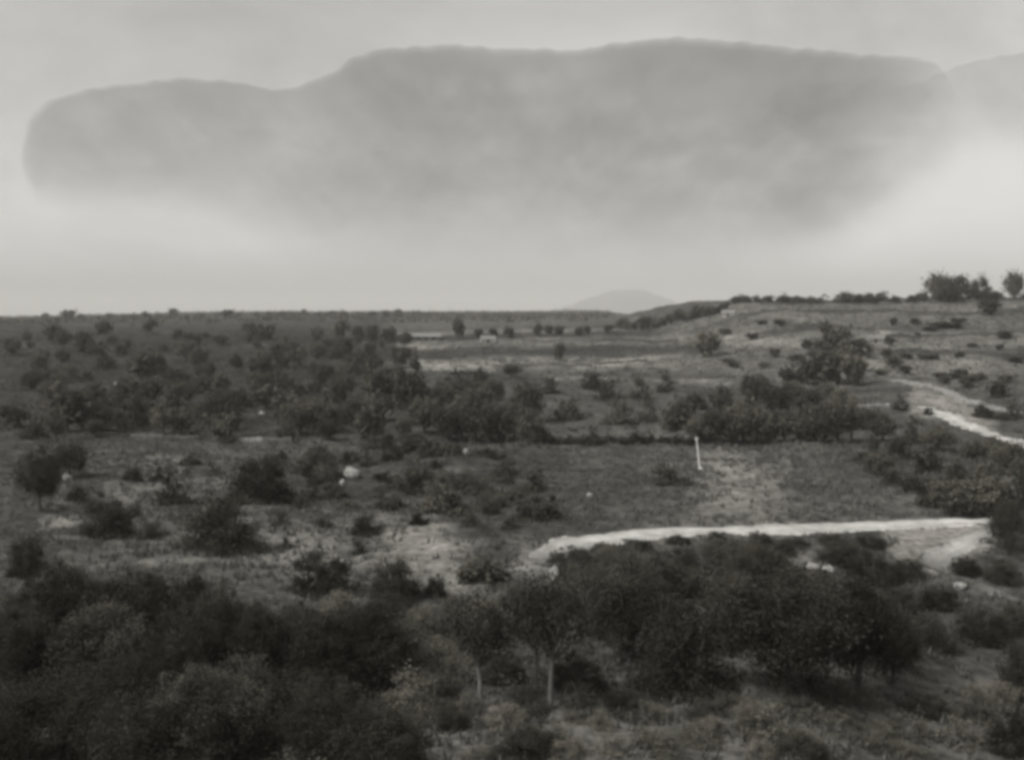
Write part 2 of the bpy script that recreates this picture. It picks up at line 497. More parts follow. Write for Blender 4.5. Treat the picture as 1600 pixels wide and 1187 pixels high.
def crown_points(r, n_clump, per, z0, shape, clump_r):
    """leaf positions of a crown one unit tall and one unit wide: lumpy, gappy"""
    lob = r.normal(size=(7, 3)); lob /= np.linalg.norm(lob, axis=1)[:, None]
    amp = r.uniform(-0.50, 0.42, 7)
    cs = []
    while len(cs) < n_clump:
        d = r.normal(size=3); d /= np.linalg.norm(d)
        k = 1.0 + sum(a * max(0, float(d @ l)) ** 3 for a, l in zip(amp, lob))
        rad = (0.35 + 0.65 * r.random() ** 0.55) * k * 0.86
        p = d * rad * 0.5
        if shape == 'dome':
            p[2] = abs(p[2]) * 1.9 if d[2] > 0 else (p[2] * 0.5)
            h = np.clip(p[2], 0, 1)
            p[2] = z0 + max(p[2], 0.02) * (1 - z0)
            p[0] *= 1.0 - 0.25 * h; p[1] *= 1.0 - 0.25 * h
        elif shape == 'cone':
            h = (p[2] + 0.5)
            p[0] *= 1.35 * (1.05 - h); p[1] *= 1.35 * (1.05 - h)
            p[2] = z0 + h * (1 - z0)
        else:
            p[2] = z0 + (p[2] + 0.5) * (1 - z0)
        cs.append(p)
    cs = np.array(cs)
    pts = np.repeat(cs, per, axis=0) + r.normal(size=(n_clump * per, 3)) * clump_r * np.repeat(r.uniform(.45, 1.5, (n_clump, 1)), per, axis=0) * r.uniform(.5, 1.4, (n_clump * per, 1))
    pts[:, 2] = np.maximum(pts[:, 2], 0.01)
    return pts, cs

def tube(path, radii, sides):
    V, Fc = [], []
    path = [Vector(p) for p in path]
    for i, p in enumerate(path):
        d = (path[min(i + 1, len(path) - 1)] - path[max(i - 1, 0)]).normalized()
        u = d.cross(Vector((0.3, 0.9, 0.1))).normalized()
        v = d.cross(u)
        for k in range(sides):
            a = 6.2832 * k / sides
            V.append(p + (u * math.cos(a) + v * math.sin(a)) * radii[i])
    for i in range(len(path) - 1):
        for k in range(sides):
            Fc.append((i * sides + k, i * sides + (k + 1) % sides, (i + 1) * sides + (k + 1) % sides, (i + 1) * sides + k))
    return [tuple(v) for v in V], Fc

def trunk_mesh(name, r, cs, z0, rad, sides, limbs, mat, stems=1, top=0.62, bark_bend=False):
    V, Fc = [], []
    def put(path, radii):
        v, f_ = tube(path, radii, sides)
        o = len(V)
        V.extend(v); Fc.extend([tuple(i + o for i in q) for q in f_])
    for s in range(stems):
        ox, oy = (0, 0) if stems == 1 else (0.10 * math.cos(s * 2.1), 0.10 * math.sin(s * 2.1))
        lx, ly = r.uniform(-.07, .07, 2) * (3.0 if bark_bend else 1.0)
        ztop = z0 + (1 - z0) * top
        path = [(ox * .4, oy * .4, -0.03), (ox * .6 + lx * .2, oy * .6 + ly * .2, ztop * .3), (ox + lx * .8, oy + ly * .6, ztop * .65), (ox * 1.5 + lx, oy * 1.5 + ly, ztop)]
        put(path, [rad * 1.5, rad, rad * .75, rad * .25])
        base = Vector(path[1]).lerp(Vector(path[2]), 0.5)
        pick = r.choice(len(cs), min(limbs, len(cs)), replace=False)
        for j in pick:
            c = Vector(cs[j])
            mid = base.lerp(c, 0.5) + Vector((0, 0, -0.03))
            put([base, mid, c], [rad * .6, rad * .4, rad * .12])
    return mesh_np(name, V, Fc, mat, True)

PROTO = {}
def proto(key, kind, seed, n_clump, per, leaf, z0, shape, clump_r, leafmat, rad=0.03, limbs=7, sides=7, stems=1, bark='bark', joined=False, top=0.62):
    r = np.random.default_rng(seed)
    pts, cs = crown_points(r, n_clump, per, z0, shape, clump_r)
    V, Fc = leaf_cards(pts, leaf, r)
    crown = mesh_np('crown', V, Fc, M[leafmat])
    trunk = trunk_mesh('trunk', r, cs, z0, rad, sides, limbs, M[bark], stems, top, key == 'leggy_tree')
    PROTO.setdefault(key, []).append((crown, trunk, joined))

for s in range(4):
    proto('near_tree', 't', 10 + s, 120, 150, 0.0125, 0.16, 'round', 0.055, ['leaf_wood', 'leaf_dark', 'leaf_mid', 'leaf_wood'][s])
for s in range(3):
    proto('near_grey_shrub', 's', 130 + s, 80, 120, 0.015, 0.02, 'dome', 0.065, 'leaf_wood', 0.02, 6, 5, 3)
for s in range(3):
    proto('full_tree', 't', 140 + s, 60, 75, 0.032, 0.05, 'round', 0.08, 'leaf_wood', 0.03, 5, 6)
for s in range(2):
    proto('near_dark_tree', 't', 110 + s, 120, 150, 0.0125, 0.16, 'round', 0.055, 'leaf_dark')
for s in range(3):
    proto('near_pale_shrub', 's', 120 + s, 60, 110, 0.017, 0.02, 'dome', 0.07, 'leaf_pale', 0.02, 6, 5, 3)
for s in range(3):
    proto('near_shrub', 's', 20 + s, 105, 210, 0.0135, 0.02, 'dome', 0.06, 'leaf_dark', 0.022, 8, 6, 3)
for s in range(2):
    proto('leggy_tree', 't', 30 + s, 75, 70, 0.018, 0.50, 'round', 0.07, 'leaf_mid', 0.032, 12, 8, 1, 'pale_bark', False, 0.7)
for s in range(2):
    proto('pale_shrub', 's', 40 + s, 60, 45, 0.022, 0.04, 'dome', 0.08, 'leaf_pale', 0.02, 14, 6, 4, 'pale_bark')
for s in range(4):
    proto('mid_tree', 't', 50 + s, 55, 75, 0.030, 0.12, 'round', 0.07, 'leaf_wood', 0.03, 5, 6)
for s in range(4):
    proto('mid_shrub', 's', 60 + s, 50, 70, 0.031, 0.02, 'dome', 0.075, 'leaf_dark', 0.025, 5, 5, 2)
for s in range(3):
    proto('grey_shrub', 's', 70 + s, 50, 32, 0.045, 0.02, 'dome', 0.085, 'leaf_mid', 0.025, 5, 5, 2)
for s in range(4):
    proto('far_tree', 't', 80 + s, 34, 18, 0.085, 0.12, 'round', 0.09, 'leaf_wood', 0.035, 3, 5)
for s in range(2):
    proto('cone_tree', 't', 90 + s, 40, 20, 0.075, 0.08, 'cone', 0.06, 'leaf_wood', 0.03, 3, 5)
for s in range(2):
    proto('far_grey_tree', 't', 95 + s, 34, 16, 0.085, 0.10, 'round', 0.10, 'leaf_mid', 0.035, 3, 5)

COUNT = {}
def plant(key, loc, w, h, name, label, cat, group=None, rz=None):
    k = COUNT.get(key, 0)
    COUNT[key] = k + 1
    crown, trunk, _ = PROTO[key][k % len(PROTO[key])]
    e = bpy.data.objects.new(name, None)
    e.empty_display_size = 0.2
    C.objects.link(e)
    e.location = (loc.x, loc.y, loc.z - 0.03 * h)
    e.rotation_euler = (0, 0, random.uniform(0, 6.28) if rz is None else rz)
    e.scale = (w, w, h)
    tag(e, label, cat, group)
    link('trunk', trunk, e)
    link('crown', crown, e)
    return e

def plant_px(key, px, py, wpx, hpx, name, label, cat, group=None):
    """stands on the ground seen at (px,py); its size in metres follows from that distance"""
    p = at(px, py)
    s = p.y / F_PIX
    return plant(key, p, wpx * s, hpx * s, name, label, cat, group)

# ---- shrubs and trees that stand out one by one: (kind, foot x, foot y, width, height, label)
SINGLE = [
    ('near_shrub', 350, 858, 128, 118, 'largest dark rounded shrub in the tussocky grass clearing'),
    ('near_shrub', 412, 778, 118, 88, 'broad dark shrub just behind the largest rounded shrub of the clearing'),
    ('near_shrub', 163, 836, 92, 84, 'round dark shrub in pale grass between largest clearing shrub and the edge wood'),
    ('near_shrub', 500, 930, 100, 92, 'round dark shrub at the clearing foot, beside its slightly smaller neighbour'),
    ('near_shrub', 616, 934, 92, 86, 'round dark shrub standing against the palest bare slope'),
    ('near_shrub', 682, 934, 40, 48, 'small pointed dark shrub on the palest bare slope'),
    ('grey_shrub', 752, 900, 76, 52, 'low grey shrub beside the short pale path below the road bend'),
    ('mid_shrub', 265, 786, 52, 58, 'slim dark shrub standing alone in the pale upper clearing'),
    ('mid_shrub', 572, 832, 46, 40, 'little dark bush halfway up the palest bare slope'),
    ('mid_tree', 108, 748, 78, 62, 'dark tree behind the pair of white stones in the clearing'),
    ('near_tree', 62, 800, 80, 110, 'tall dark tree at the clearing border next to white stones'),
    ('mid_shrub', 843, 814, 82, 62, 'dark shrub in the rough field above the road bend'),
    ('grey_shrub', 692, 800, 70, 58, 'grey bush flecked with pale leaves above the palest slope'),
    ('mid_shrub', 650, 765, 70, 56, 'dark bush near the large white boulder'),
    ('grey_shrub', 1046, 756, 66, 34, 'low grey bush in the rough field next to leaning white post'),
    ('far_tree', 1105, 558, 40, 44, 'dark square-topped tree alone at the foot of the terraced hill'),
    ('cone_tree', 648, 584, 22, 36, 'dark pointed tree at the corner of the pale field strip'),
    ('far_tree', 873, 566, 15, 32, 'slim dark tree alone in the open middle field'),
    ('far_tree', 162, 523, 30, 24, 'dark round tree alone on the open ridge beside a slightly smaller round tree'),
    ('far_tree', 233, 521, 25, 24, 'small very round tree alone on the open ridge'),
    ('mid_tree', 100, 545, 32, 32, 'dark tree at the outer end of the ridge wood'),
    ('mid_tree', 247, 582, 30, 34, 'dark upright tree in a thin part of the ridge wood'),
]
for key, px, py, w, h, lab in SINGLE:
    nm = 'tree' if 'tree' in key else 'shrub'
    plant_px(key, px, py, w * (1.22 if 'shrub' in key else 1.0), h * (1.05 if 'shrub' in key else 1.0), nm, lab, nm)

# ---- big dark thicket below the road
big = [(1075, 1078, 190, 215), (1225, 1092, 250, 205), (1340, 1086, 170, 190), (985, 1040, 170, 150), (1150, 990, 190, 120), (1280, 1000, 170, 110),
       (930, 985, 140, 110), (1010, 950, 150, 95), (1100, 930, 150, 80), (1190, 915, 130, 66), (905, 912, 90, 48), (965, 895, 100, 46), (1060, 888, 110, 42), (1140, 880, 110, 40),
       (1240, 960, 120, 75), (1395, 1070, 120, 130)]
for i, (px, py, w, h) in enumerate(big):
    lab = 'dark bushy tree in the thicket below the curved road'
    grp = 'trees of the thicket below the road'
    if i == 1: lab, grp = 'largest and darkest spreading tree of the thicket below the road', None
    plant_px('near_dark_tree' if i in (1, 2, 15) else ('near_tree' if i % 4 else 'near_shrub'), px, py, w, h, 'tree', lab, 'tree', grp)

# ---- pale-stemmed trees in front
plant_px('leggy_tree', 860, 1112, 120, 215, 'tree', 'slender tree with straight pale trunk in front of the thicket', 'tree')
plant_px('leggy_tree', 752, 1112, 120, 170, 'tree', 'smaller thin tree with leaning pale trunk beside the dark foreground wood', 'tree')
plant_px('leggy_tree', 838, 1085, 100, 190, 'tree', 'slim pale-stemmed tree close behind the straight pale trunk', 'tree')

# ---- dark wood in the near corner
cells = []
for k in range(44):
    px, py = random.uniform(20, 600), random.uniform(985, 1240)
    if py < 985 + max(0, px - 150) * 0.13: continue
    cells.append((px, py))
for k in range(14):
    cells.append((20 + k * 47 + random.uniform(-14, 14), 1190 + random.uniform(-12, 40)))
for px, py in cells:
    w, h = random.uniform(95, 165), random.uniform(85, 140)
    w *= 0.8 + (py - 960) / 900; h *= 0.8 + (py - 960) / 1000
    plant_px(random.choices(['near_dark_tree', 'near_shrub', 'near_tree', 'near_grey_shrub'], [5, 3, 2, 2])[0], px, py, w, h, 'tree', 'dark leafy tree in the dense foreground wood', 'tree', 'trees of the foreground wood')
for (px, py, w, h) in [(300, 962, 105, 96), (100, 960, 130, 120), (195, 960, 90, 70), (395, 985, 90, 70), (470, 1000, 110, 80), (560, 1010, 110, 90), (640, 1030, 110, 90), (45, 900, 80, 90), (40, 1000, 110, 130), (700, 1010, 90, 70), (770, 985, 110, 70), (830, 990, 90, 60), (690, 1060, 110, 80), (740, 1040, 120, 80), (790, 1070, 100, 70), (900, 1075, 110, 80), (660, 985, 90, 60), (720, 960, 80, 50), (600, 970, 90, 60), (530, 960, 80, 50), (860, 950, 90, 60), (800, 945, 80, 46), (640, 1110, 110, 80), (700, 1140, 90, 50)]:
    plant_px('near_shrub' if px < 520 else random.choice(['near_shrub', 'near_pale_shrub', 'near_grey_shrub']), px, py, w, h, 'shrub', 'dark shrub along the edge of the foreground wood' if px < 520 else 'leafy shrub between foreground wood and pale-stemmed trees', 'shrub', 'shrubs edging the foreground wood' if px < 520 else 'shrubs by the pale-stemmed trees')

# ---- scrub on the near ground
for (px, py, w, h) in [(1190, 1145, 95, 66), (1010, 1130, 70, 40), (900, 1130, 60, 30), (1100, 1165, 80, 40), (960, 1175, 80, 40), (1300, 1150, 80, 44), (1420, 1150, 90, 50), (1500, 1165, 90, 50), (1370, 1110, 70, 34)]:
    plant_px('pale_shrub', px, py, w, h, 'shrub', 'sparse pale twiggy shrub on the open ground before the thicket', 'shrub', 'pale twiggy shrubs before the thicket')
for (px, py, w, h) in [(830, 1180, 120, 60), (1250, 1190, 110, 50), (1590, 1080, 90, 110), (1590, 1180, 110, 120), (1440, 1010, 120, 70), (1530, 1000, 120, 70), (1590, 990, 90, 70), (1400, 960, 100, 60), (1470, 950, 100, 50), (1360, 905, 110, 56), (1300, 872, 80, 34), (1420, 900, 70, 40), (1510, 895, 60, 36), (1560, 905, 70, 48)]:
    plant_px('near_shrub', px, py, w, h, 'shrub', 'dark shrub on the slope under the road hairpin', 'shrub', 'shrubs under the road hairpin')
for (px, py, w, h) in [(1122, 848, 44, 26), (1186, 850, 54, 26), (1060, 850, 50, 16), (1000, 856, 60, 18), (940, 862, 50, 20), (1240, 850, 50, 16), (1300, 848, 60, 20), (1360, 852, 60, 20), (1225, 862, 50, 26), (905, 874, 50, 26), (868, 880, 44, 26), (1335, 880, 70, 40)]:
    plant_px('near_shrub', px, py, w, h, 'shrub', 'low dark bush crowding the lower verge of the curved road', 'shrub', 'bushes on the lower road verge')
plant_px('near_tree', 1572, 870, 70, 95, 'tree', 'dark tree closing off the upper end of the pale road', 'tree')

for k in range(18):
    plant_px('near_grey_shrub', 660 + k * 54 + random.uniform(-25, 25), random.uniform(1085, 1195), random.uniform(60, 120), random.uniform(28, 60), 'shrub', 'tangled dark-grey bush on the open ground before the thicket', 'shrub', 'tangled bushes before the thicket')
for k in range(26):
    px, py = 655 + k * 36 + random.uniform(-16, 16), random.choice([1095, 1115, 1140, 1165, 1185]) + random.uniform(-6, 6)
    plant_px('near_pale_shrub', px, py, random.uniform(50, 100), random.uniform(20, 44), 'shrub', 'low greyish scrub bush on the open ground before the thicket', 'shrub', 'scrub bushes before the thicket')
# ---- hedge bounding the rough field and the trees in it
hp = [(700 + i * 21, 692 + random.uniform(-3, 3)) for i in range(31)]
for i, (px, py) in enumerate(hp):
    big_ = px > 1090
    if 1090 > px > 830:
        w, h = random.uniform(28, 38), random.uniform(12, 18)
        if abs(px - 925) < 12 or abs(px - 985) < 12: w, h = 38, 26
    else:
        w, h = random.uniform(48, 80), random.uniform(48, 86)
    if px <= 1090 and h < 30:
        plant_px('mid_shrub', px, py, w, h, 'shrub', 'low dark hedge bush along the far side of the rough field', 'shrub', 'bushes of the field hedge')
    else:
        plant_px('mid_tree', px, py, w, h, 'tree', 'dark tree in the line along the far side of the rough field', 'tree', 'trees along the far field side')
for (px, py, w, h) in [(1360, 722, 60, 46), (1375, 742, 60, 46), (1400, 760, 60, 42), (1430, 772, 64, 44), (1462, 788, 70, 46), (1500, 806, 96, 62), (1545, 806, 90, 70), (1590, 800, 80, 80),
                       (1410, 715, 60, 44), (1450, 735, 60, 44), (1495, 752, 64, 44), (1540, 762, 64, 40), (1575, 740, 60, 60), (1520, 720, 56, 36), (1465, 705, 56, 40), (1430, 690, 50, 38), (1465, 690, 60, 36), (1380, 690, 56, 46), (1560, 716, 60, 40), (1600, 760, 70, 50)]:
    kd = random.choice(['tree', 'shrub'])
    plant_px('mid_' + kd, px, py, w, h, kd, 'dark ' + kd + ' in the thicket between rough field and valley road', kd, kd + 's between field and valley road')
for (px, py, w, h) in [(1535, 650, 46, 30), (1575, 655, 44, 30), (1452, 648, 20, 18), (1410, 640, 30, 22)]:
    plant_px('mid_shrub', px, py, w, h, 'shrub', 'dark bush beside the pale valley road', 'shrub', 'bushes beside the valley road')

# ---- scrub between the middle field and the hedge
mid_named = [(925, 606, 44, 44), (948, 625, 48, 44), (1000, 622, 40, 40), (890, 655, 48, 56), (970, 662, 54, 50), (1012, 656, 40, 42), (1062, 668, 70, 76), (820, 660, 62, 70), (800, 590, 44, 24),
             (860, 615, 34, 36), (1040, 612, 36, 34), (1085, 640, 50, 46), (1130, 660, 54, 60), (1175, 640, 44, 66), (1215, 650, 60, 56), (1260, 660, 70, 60), (1310, 660, 70, 56), (1345, 668, 60, 40), (1240, 625, 40, 34), (1290, 628, 44, 34), (1190, 615, 34, 30), (770, 625, 44, 40), (740, 650, 60, 50), (850, 690, 44, 30)]
for px, py, w, h in mid_named:
    key = 'mid_tree' if px > 1090 or px < 830 else 'grey_shrub'
    plant_px(key, px, py, w, h, 'tree' if key == 'mid_tree' else 'shrub', 'dark tree in the belt before the middle fields' if key == 'mid_tree' else 'hazy grey bush in the thin scrub before the middle fields',
             'tree' if key == 'mid_tree' else 'shrub', 'trees of the belt before the middle fields' if key == 'mid_tree' else 'bushes before the middle fields')

# ---- loose bushes of the upper clearing
for (px, py) in [(440, 712), (470, 735), (500, 715), (520, 748), (575, 722), (600, 745), (615, 712), (680, 725), (705, 748), (590, 775), (545, 790), (620, 790), (655, 812), (740, 765), (765, 795), (790, 750), (735, 815), (800, 820), (470, 790), (505, 815), (440, 815), (245, 745), (330, 735), (205, 745), (300, 720), (120, 775), (210, 800), (240, 835), (450, 850), (560, 860), ]:
    plant_px(random.choice(['grey_shrub', 'mid_shrub']), px, py + 6, random.uniform(26, 48), random.uniform(18, 34), 'shrub', 'low loose bush scattered over the grassy clearing and rough field', 'shrub', 'loose bushes of clearing and field')

for k in range(36):
    px, py = random.uniform(430, 850), random.uniform(700, 800)
    if px < 480 and py > 760: continue
    plant_px(random.choice(['grey_shrub', 'mid_shrub', 'grey_shrub']), px, py, random.uniform(34, 66), random.uniform(22, 38), 'shrub', 'grey-leaved bush in the tangled scrub around the large white boulder', 'shrub', 'bushes around the white boulder')
for k in range(26):
    px, py = random.uniform(1130, 1600), random.uniform(505, 600)
    p = at(px, py)
    plant('far_grey_tree', p, random.uniform(2.5, 5.5), random.uniform(1.2, 3.2), 'shrub', 'faint grey bush sprinkled on the terraced hill fields', 'shrub', 'faint bushes on the hill fields')

# ---- ridge wood
n = 0
tries = 0
placed = []
while n < 185 and tries < 3000:
    tries += 1
    px, py = random.uniform(20, 780), random.uniform(528, 690)
    if px > 640 and py < 600: continue
    p = at(px, py)
    w = random.choice([random.uniform(3.2, 5.5), random.uniform(4.5, 8.0)])
    if any((p.x - q.x) ** 2 + (p.y - q.y) ** 2 < (0.33 * (w + u)) ** 2 for q, u in placed): continue
    if random.random() < 0.25 * (math.sin(p.x / 23.0) * math.sin(p.y / 31.0) > 0.1): continue
    placed.append((p, w))
    hh = w * random.uniform(0.75, 1.15)
    key = random.choices(['mid_tree', 'mid_shrub', 'far_grey_tree'], [4, 3, 2])[0]
    nm = 'shrub' if key == 'mid_shrub' else 'tree'
    where = 'along the lower border of the ridge wood' if p.y < 205 else ('near the upper border of the ridge wood' if p.y > 330 else 'in the middle of the ridge wood')
    kd = {'mid_tree': 'dark tree', 'mid_shrub': 'dark bush', 'far_grey_tree': 'thin grey tree'}[key]
    plant(key, p, w, hh, nm, kd + ' ' + where, nm, kd + 's ' + where)
    n += 1
for (px, py, w, h) in [(390, 524, 22, 22), (415, 532, 26, 16), (300, 540, 34, 24), (275, 530, 24, 16), (320, 530, 18, 12), (345, 538, 28, 16), (495, 534, 26, 26), (530, 532, 32, 34), (560, 532, 20, 26), (582, 534, 22, 26), (612, 532, 18, 26)]:
    plant_px('far_tree', px, py, w, h, 'tree', 'dark rounded tree on the upper border of the ridge wood', 'tree', 'trees on the upper wood border')

# ---- spaced row along the field edge, and the hedge bank that runs on from it
for (px, py, w, h) in [(718, 531, 22, 34), (747, 528, 15, 16), (772, 527, 12, 14), (795, 528, 17, 20), (840, 526, 19, 20), (858, 522, 16, 16), (873, 526, 17, 17), (905, 524, 17, 15), (918, 522, 14, 13), (950, 520, 18, 14)]:
    plant_px('far_tree', px, py, w, h, 'tree', 'small round tree in the spaced row bordering the far field', 'tree', 'spaced row of trees by the far field')
for k in range(15):
    px = 970 + k * 11
    p = at_d(px, 560 - k * 5)
    plant('far_tree', p, random.uniform(5, 8), random.uniform(4.0, 7.0), 'tree', 'dark tree in the close line climbing from far field to hill', 'tree', 'trees climbing to the hill')

# ---- hill crest
crest = [(1150, 3.6), (1165, 4), (1180, 3.2), (1200, 3.4), (1224, 6.5), (1245, 4), (1262, 3.6), (1285, 5), (1305, 3.6), (1318, 6.0), (1340, 4.4), (1358, 5.0), (1375, 4.2), (1400, 2.6), (1425, 3.4), (1440, 3.8), (1515, 4.5), (1550, 4.5), (1600, 5), (1640, 5)]
crest += [(1135 + k * 17 + random.uniform(-5, 5), random.uniform(2.4, 4.8)) for k in range(26)]
for px, h in crest:
    plant(random.choice(['full_tree', 'mid_shrub']), at_d(px, 515 + random.uniform(-10, 10)), h * random.uniform(1.2, 1.9), h, 'tree', 'low dark tree along the crest of the terraced hill', 'tree', 'trees along the hill crest')
for px, w, h, lab in [(1463, 9, 12.5, 'tall round-headed tree of the hilltop pair, narrower one'), (1490, 12, 11.5, 'tall broad tree of the hilltop pair, wider one'), (1529, 7, 9.0, 'upright hilltop tree between the tall pair and a dark low bush'), (1582, 7, 12.5, 'tall hilltop tree standing beyond the tall pair')]:
    plant('full_tree', at_d(px, 500), w * 1.25, h * 1.12, 'tree', lab, 'tree')
for (px, py, w, h) in [(1545, 492, 34, 26), (1480, 512, 44, 9), (1497, 505, 26, 8), (1300, 560, 40, 50), (1318, 540, 26, 30), (1290, 528, 22, 28), (1210, 558, 20, 14), (1245, 568, 28, 16), (1385, 560, 20, 16), (1415, 560, 24, 9), (1440, 562, 16, 9), (1375, 586, 22, 10), (1390, 540, 18, 14), (1345, 540, 22, 12), (1175, 530, 20, 10), (1240, 598, 20, 14),
                       (1300, 600, 30, 16), (1475, 600, 22, 14), (1510, 606, 30, 20), (1530, 598, 30, 16), (1560, 622, 30, 26), (1345, 580, 26, 16), (1262, 545, 20, 14), (1195, 575, 20, 10), (1290, 604, 50, 60), (1334, 604, 44, 50), (1262, 602, 36, 40), (1318, 575, 40, 44), (1350, 560, 30, 26), (1230, 600, 30, 26), (1395, 575, 26, 20), (1415, 583, 24, 14)]:
    p = at(px, py)
    plant('far_grey_tree' if (px + py) % 3 else 'far_tree', p, w * p.y / F_PIX, h * p.y / F_PIX, 'shrub', 'dark bush dotted over the terraced hill slope', 'shrub', 'bushes over the terraced hill')

# ---- skyline bumps of the far ridge
for k in range(30):
    px = 30 + k * 20.5 + random.uniform(-6, 6)
    s = random.uniform(4.0, 8.5)
    if k in (4, 12): s = 10
    plant('far_tree', at_d(px, random.uniform(900, 1250)), s * random.uniform(1.0, 1.7), s, 'tree', 'tiny dark tree breaking the far ridge skyline', 'tree', 'trees on the far ridge skyline')

# ---- within a set, say what each one looks like: its size next to the others and its outline
sets = {}
for o in C.objects:
    if o.type == 'EMPTY' and 'group' in o.keys() and o.get('category') in ('tree', 'shrub'):
        sets.setdefault(o['label'], []).append(o)
for lab, obs in sets.items():
    if len(obs) < 6: continue
    med = float(np.median([o.scale.x * o.scale.z for o in obs]))
    for o in obs:
        q, a = o.scale.x * o.scale.z / med, o.scale.z / o.scale.x
        size = 'small' if q < 0.75 else ('large' if q > 1.35 else 'middling')
        form = 'spreading' if a < 0.8 else ('upright' if a > 1.02 else 'rounded')
        words = lab.split()
        o['label'] = ' '.join([size, form] + [w_ for w_ in words if w_ not in ('rounded', 'small', 'low', 'round', 'tiny')])

# ------------------------------------------------------------------ uncountable cover: grass, scrub, far woodland
def scatter_view(n, y0, y1, r, spread=0.60):
    Y = np.sqrt(r.uniform(y0 ** 2, y1 ** 2, n))
    X = r.uniform(-spread, spread, n) * Y
    return X, Y

def soil_of(X, Y):
    ppx, ppy = project(X, Y, height(X, Y))
    v = np.full(X.shape, 0.10)
    for poly, val_, soft in SOILS:
        mk = poly_mask(ppx, ppy, poly, soft)
        v = v * (1 - mk) + val_ * mk
    return v, ppx, ppy

ROADBOX = [[(820, 876), (860, 846), (1000, 827), (1545, 804), (1620, 800), (1620, 812), (1545, 822), (1460, 898), (1440, 895), (1480, 850), (1400, 832), (1000, 846), (890, 868)],
           [(740, 890), (860, 882), (872, 906), (740, 910)], [(1430, 630), (1660, 705), (1660, 725), (1480, 664), (1420, 640)], [(1380, 588), (1600, 640), (1600, 655), (1380, 600)]]

def grass(name, n, y0, y1, blade_h, blade_w, blades, seed, mat, lo=0.0):
    r = np.random.default_rng(seed)
    X, Y = scatter_view(n, y0, y1, r, 0.58)
    v, ppx, ppy = soil_of(X, Y)
    clump = np.sin(X / 2.3 + 1.3 * np.sin(Y / 3.1)) * np.sin(Y / 2.9 + 1.1 * np.sin(X / 4.1))
    keep = (r.random(n) < np.clip((v - 0.05) * 7, 0.1, 1) * (0.55 + 0.45 * clump) * np.clip((0.30 - v) / 0.13, 0, 1))
    for pl in ROADBOX:
        keep &= poly_mask(ppx, ppy, pl, 1) < 0.5
    X, Y = X[keep], Y[keep]
    k = len(X)
    X = np.repeat(X, blades) + r.normal(0, blade_h * .35, k * blades)
    Y = np.repeat(Y, blades) + r.normal(0, blade_h * .35, k * blades)
    Z = height(X, Y)
    a = r.uniform(0, 6.283, len(X))
    h = blade_h * r.uniform(.5, 1.3, len(X))
    lean = h[:, None] * r.normal(0, .35, (len(X), 2))
    wv = np.stack([np.cos(a), np.sin(a)], 1) * blade_w
    B = np.stack([X, Y, Z - 0.05], 1)
    V = np.empty((len(X), 3, 3))
    V[:, 0] = B; V[:, 0, :2] -= wv
    V[:, 1] = B; V[:, 1, :2] += wv
    V[:, 2] = B; V[:, 2, :2] += lean; V[:, 2, 2] += h
    o = link(name, mesh_np(name, V.reshape(-1, 3), np.arange(len(X) * 3).reshape(-1, 3), M[mat]))
    return o
tag(grass('grass', 32000, 44, 175, 0.55, 0.09, 7, 101, 'grass_blade'), 'rough pale tussock grass covering the clearings and near fields', 'grass', kind='stuff')
tag(grass('grass', 22000, 150, 480, 0.6, 0.22, 4, 102, 'grass_blade'), 'thin grass over the middle fields and the terraced hill', 'grass', kind='stuff')

def scrub(name, n, y0, y1, size, per, leaf, seed, dark_only):
    r = np.random.default_rng(seed)
    X, Y = scatter_view(n, y0, y1, r, 0.58)
    v, ppx, ppy = soil_of(X, Y)
    clump = np.sin(X / 7.3 + 1.3 * np.sin(Y / 9.1)) * np.sin(Y / 8.9 + 1.1 * np.sin(X / 11.1))
    keep = (r.random(n) < (0.6 + 0.4 * clump) * np.clip(1.5 - v * 6, .08, 1)) & (v < 0.22)
    for pl in ROADBOX:
        keep &= poly_mask(ppx, ppy, pl, 1) < 0.5
    X, Y = X[keep], Y[keep]
    k = len(X)
    s = size * r.uniform(.4, 1.3, k)
    P = np.stack([X, Y, height(X, Y)], 1)
    d = r.normal(size=(k, per, 3)) * np.array([.45, .45, .3])
    d[:, :, 2] = np.abs(d[:, :, 2]) + 0.05
    pos = (P[:, None, :] + d * s[:, None, None]).reshape(-1, 3)
    V, Fc = leaf_cards(pos, leaf, r)
    return link(name, mesh_np(name, V, Fc, M['scrub_leaf']))
tag(scrub('scrub', 3600, 44, 150, 0.9, 34, 0.10, 111, True), 'low dark undergrowth between the near shrubs and trees', 'undergrowth', kind='stuff')
tag(scrub('scrub', 5200, 140, 520, 1.3, 16, 0.28, 112, True), 'low dark undergrowth over the middle distance', 'undergrowth', kind='stuff')

def wood_floor():
    r = np.random.default_rng(131)
    P = []
    while len(P) < 1500:
        px, py = r.uniform(-60, 660), r.uniform(950, 1230)
        if py < 960 + 25 * math.sin(px / 41.0) + max(0, px - 150) * 0.14 or px > 610 + 30 * math.sin(py / 23.0): continue
        d = ray(px, py)
        Y = CAM_Z / -d[2]
        P.append((d[0] * Y, Y, float(height(d[0] * Y, Y))))
    P = np.array(P)
    s = r.uniform(.5, 1.6, len(P))
    d = r.normal(size=(len(P), 60, 3)) * np.array([.45, .45, .4])
    d[:, :, 2] = np.abs(d[:, :, 2]) + 0.02
    V, Fc = leaf_cards((P[:, None, :] + d * s[:, None, None]).reshape(-1, 3), 0.085, r)
    return link('undergrowth', mesh_np('undergrowth', V, Fc, M['leaf_dark']))
tag(wood_floor(), 'dense dark undergrowth filling the foreground wood', 'undergrowth', kind='stuff')

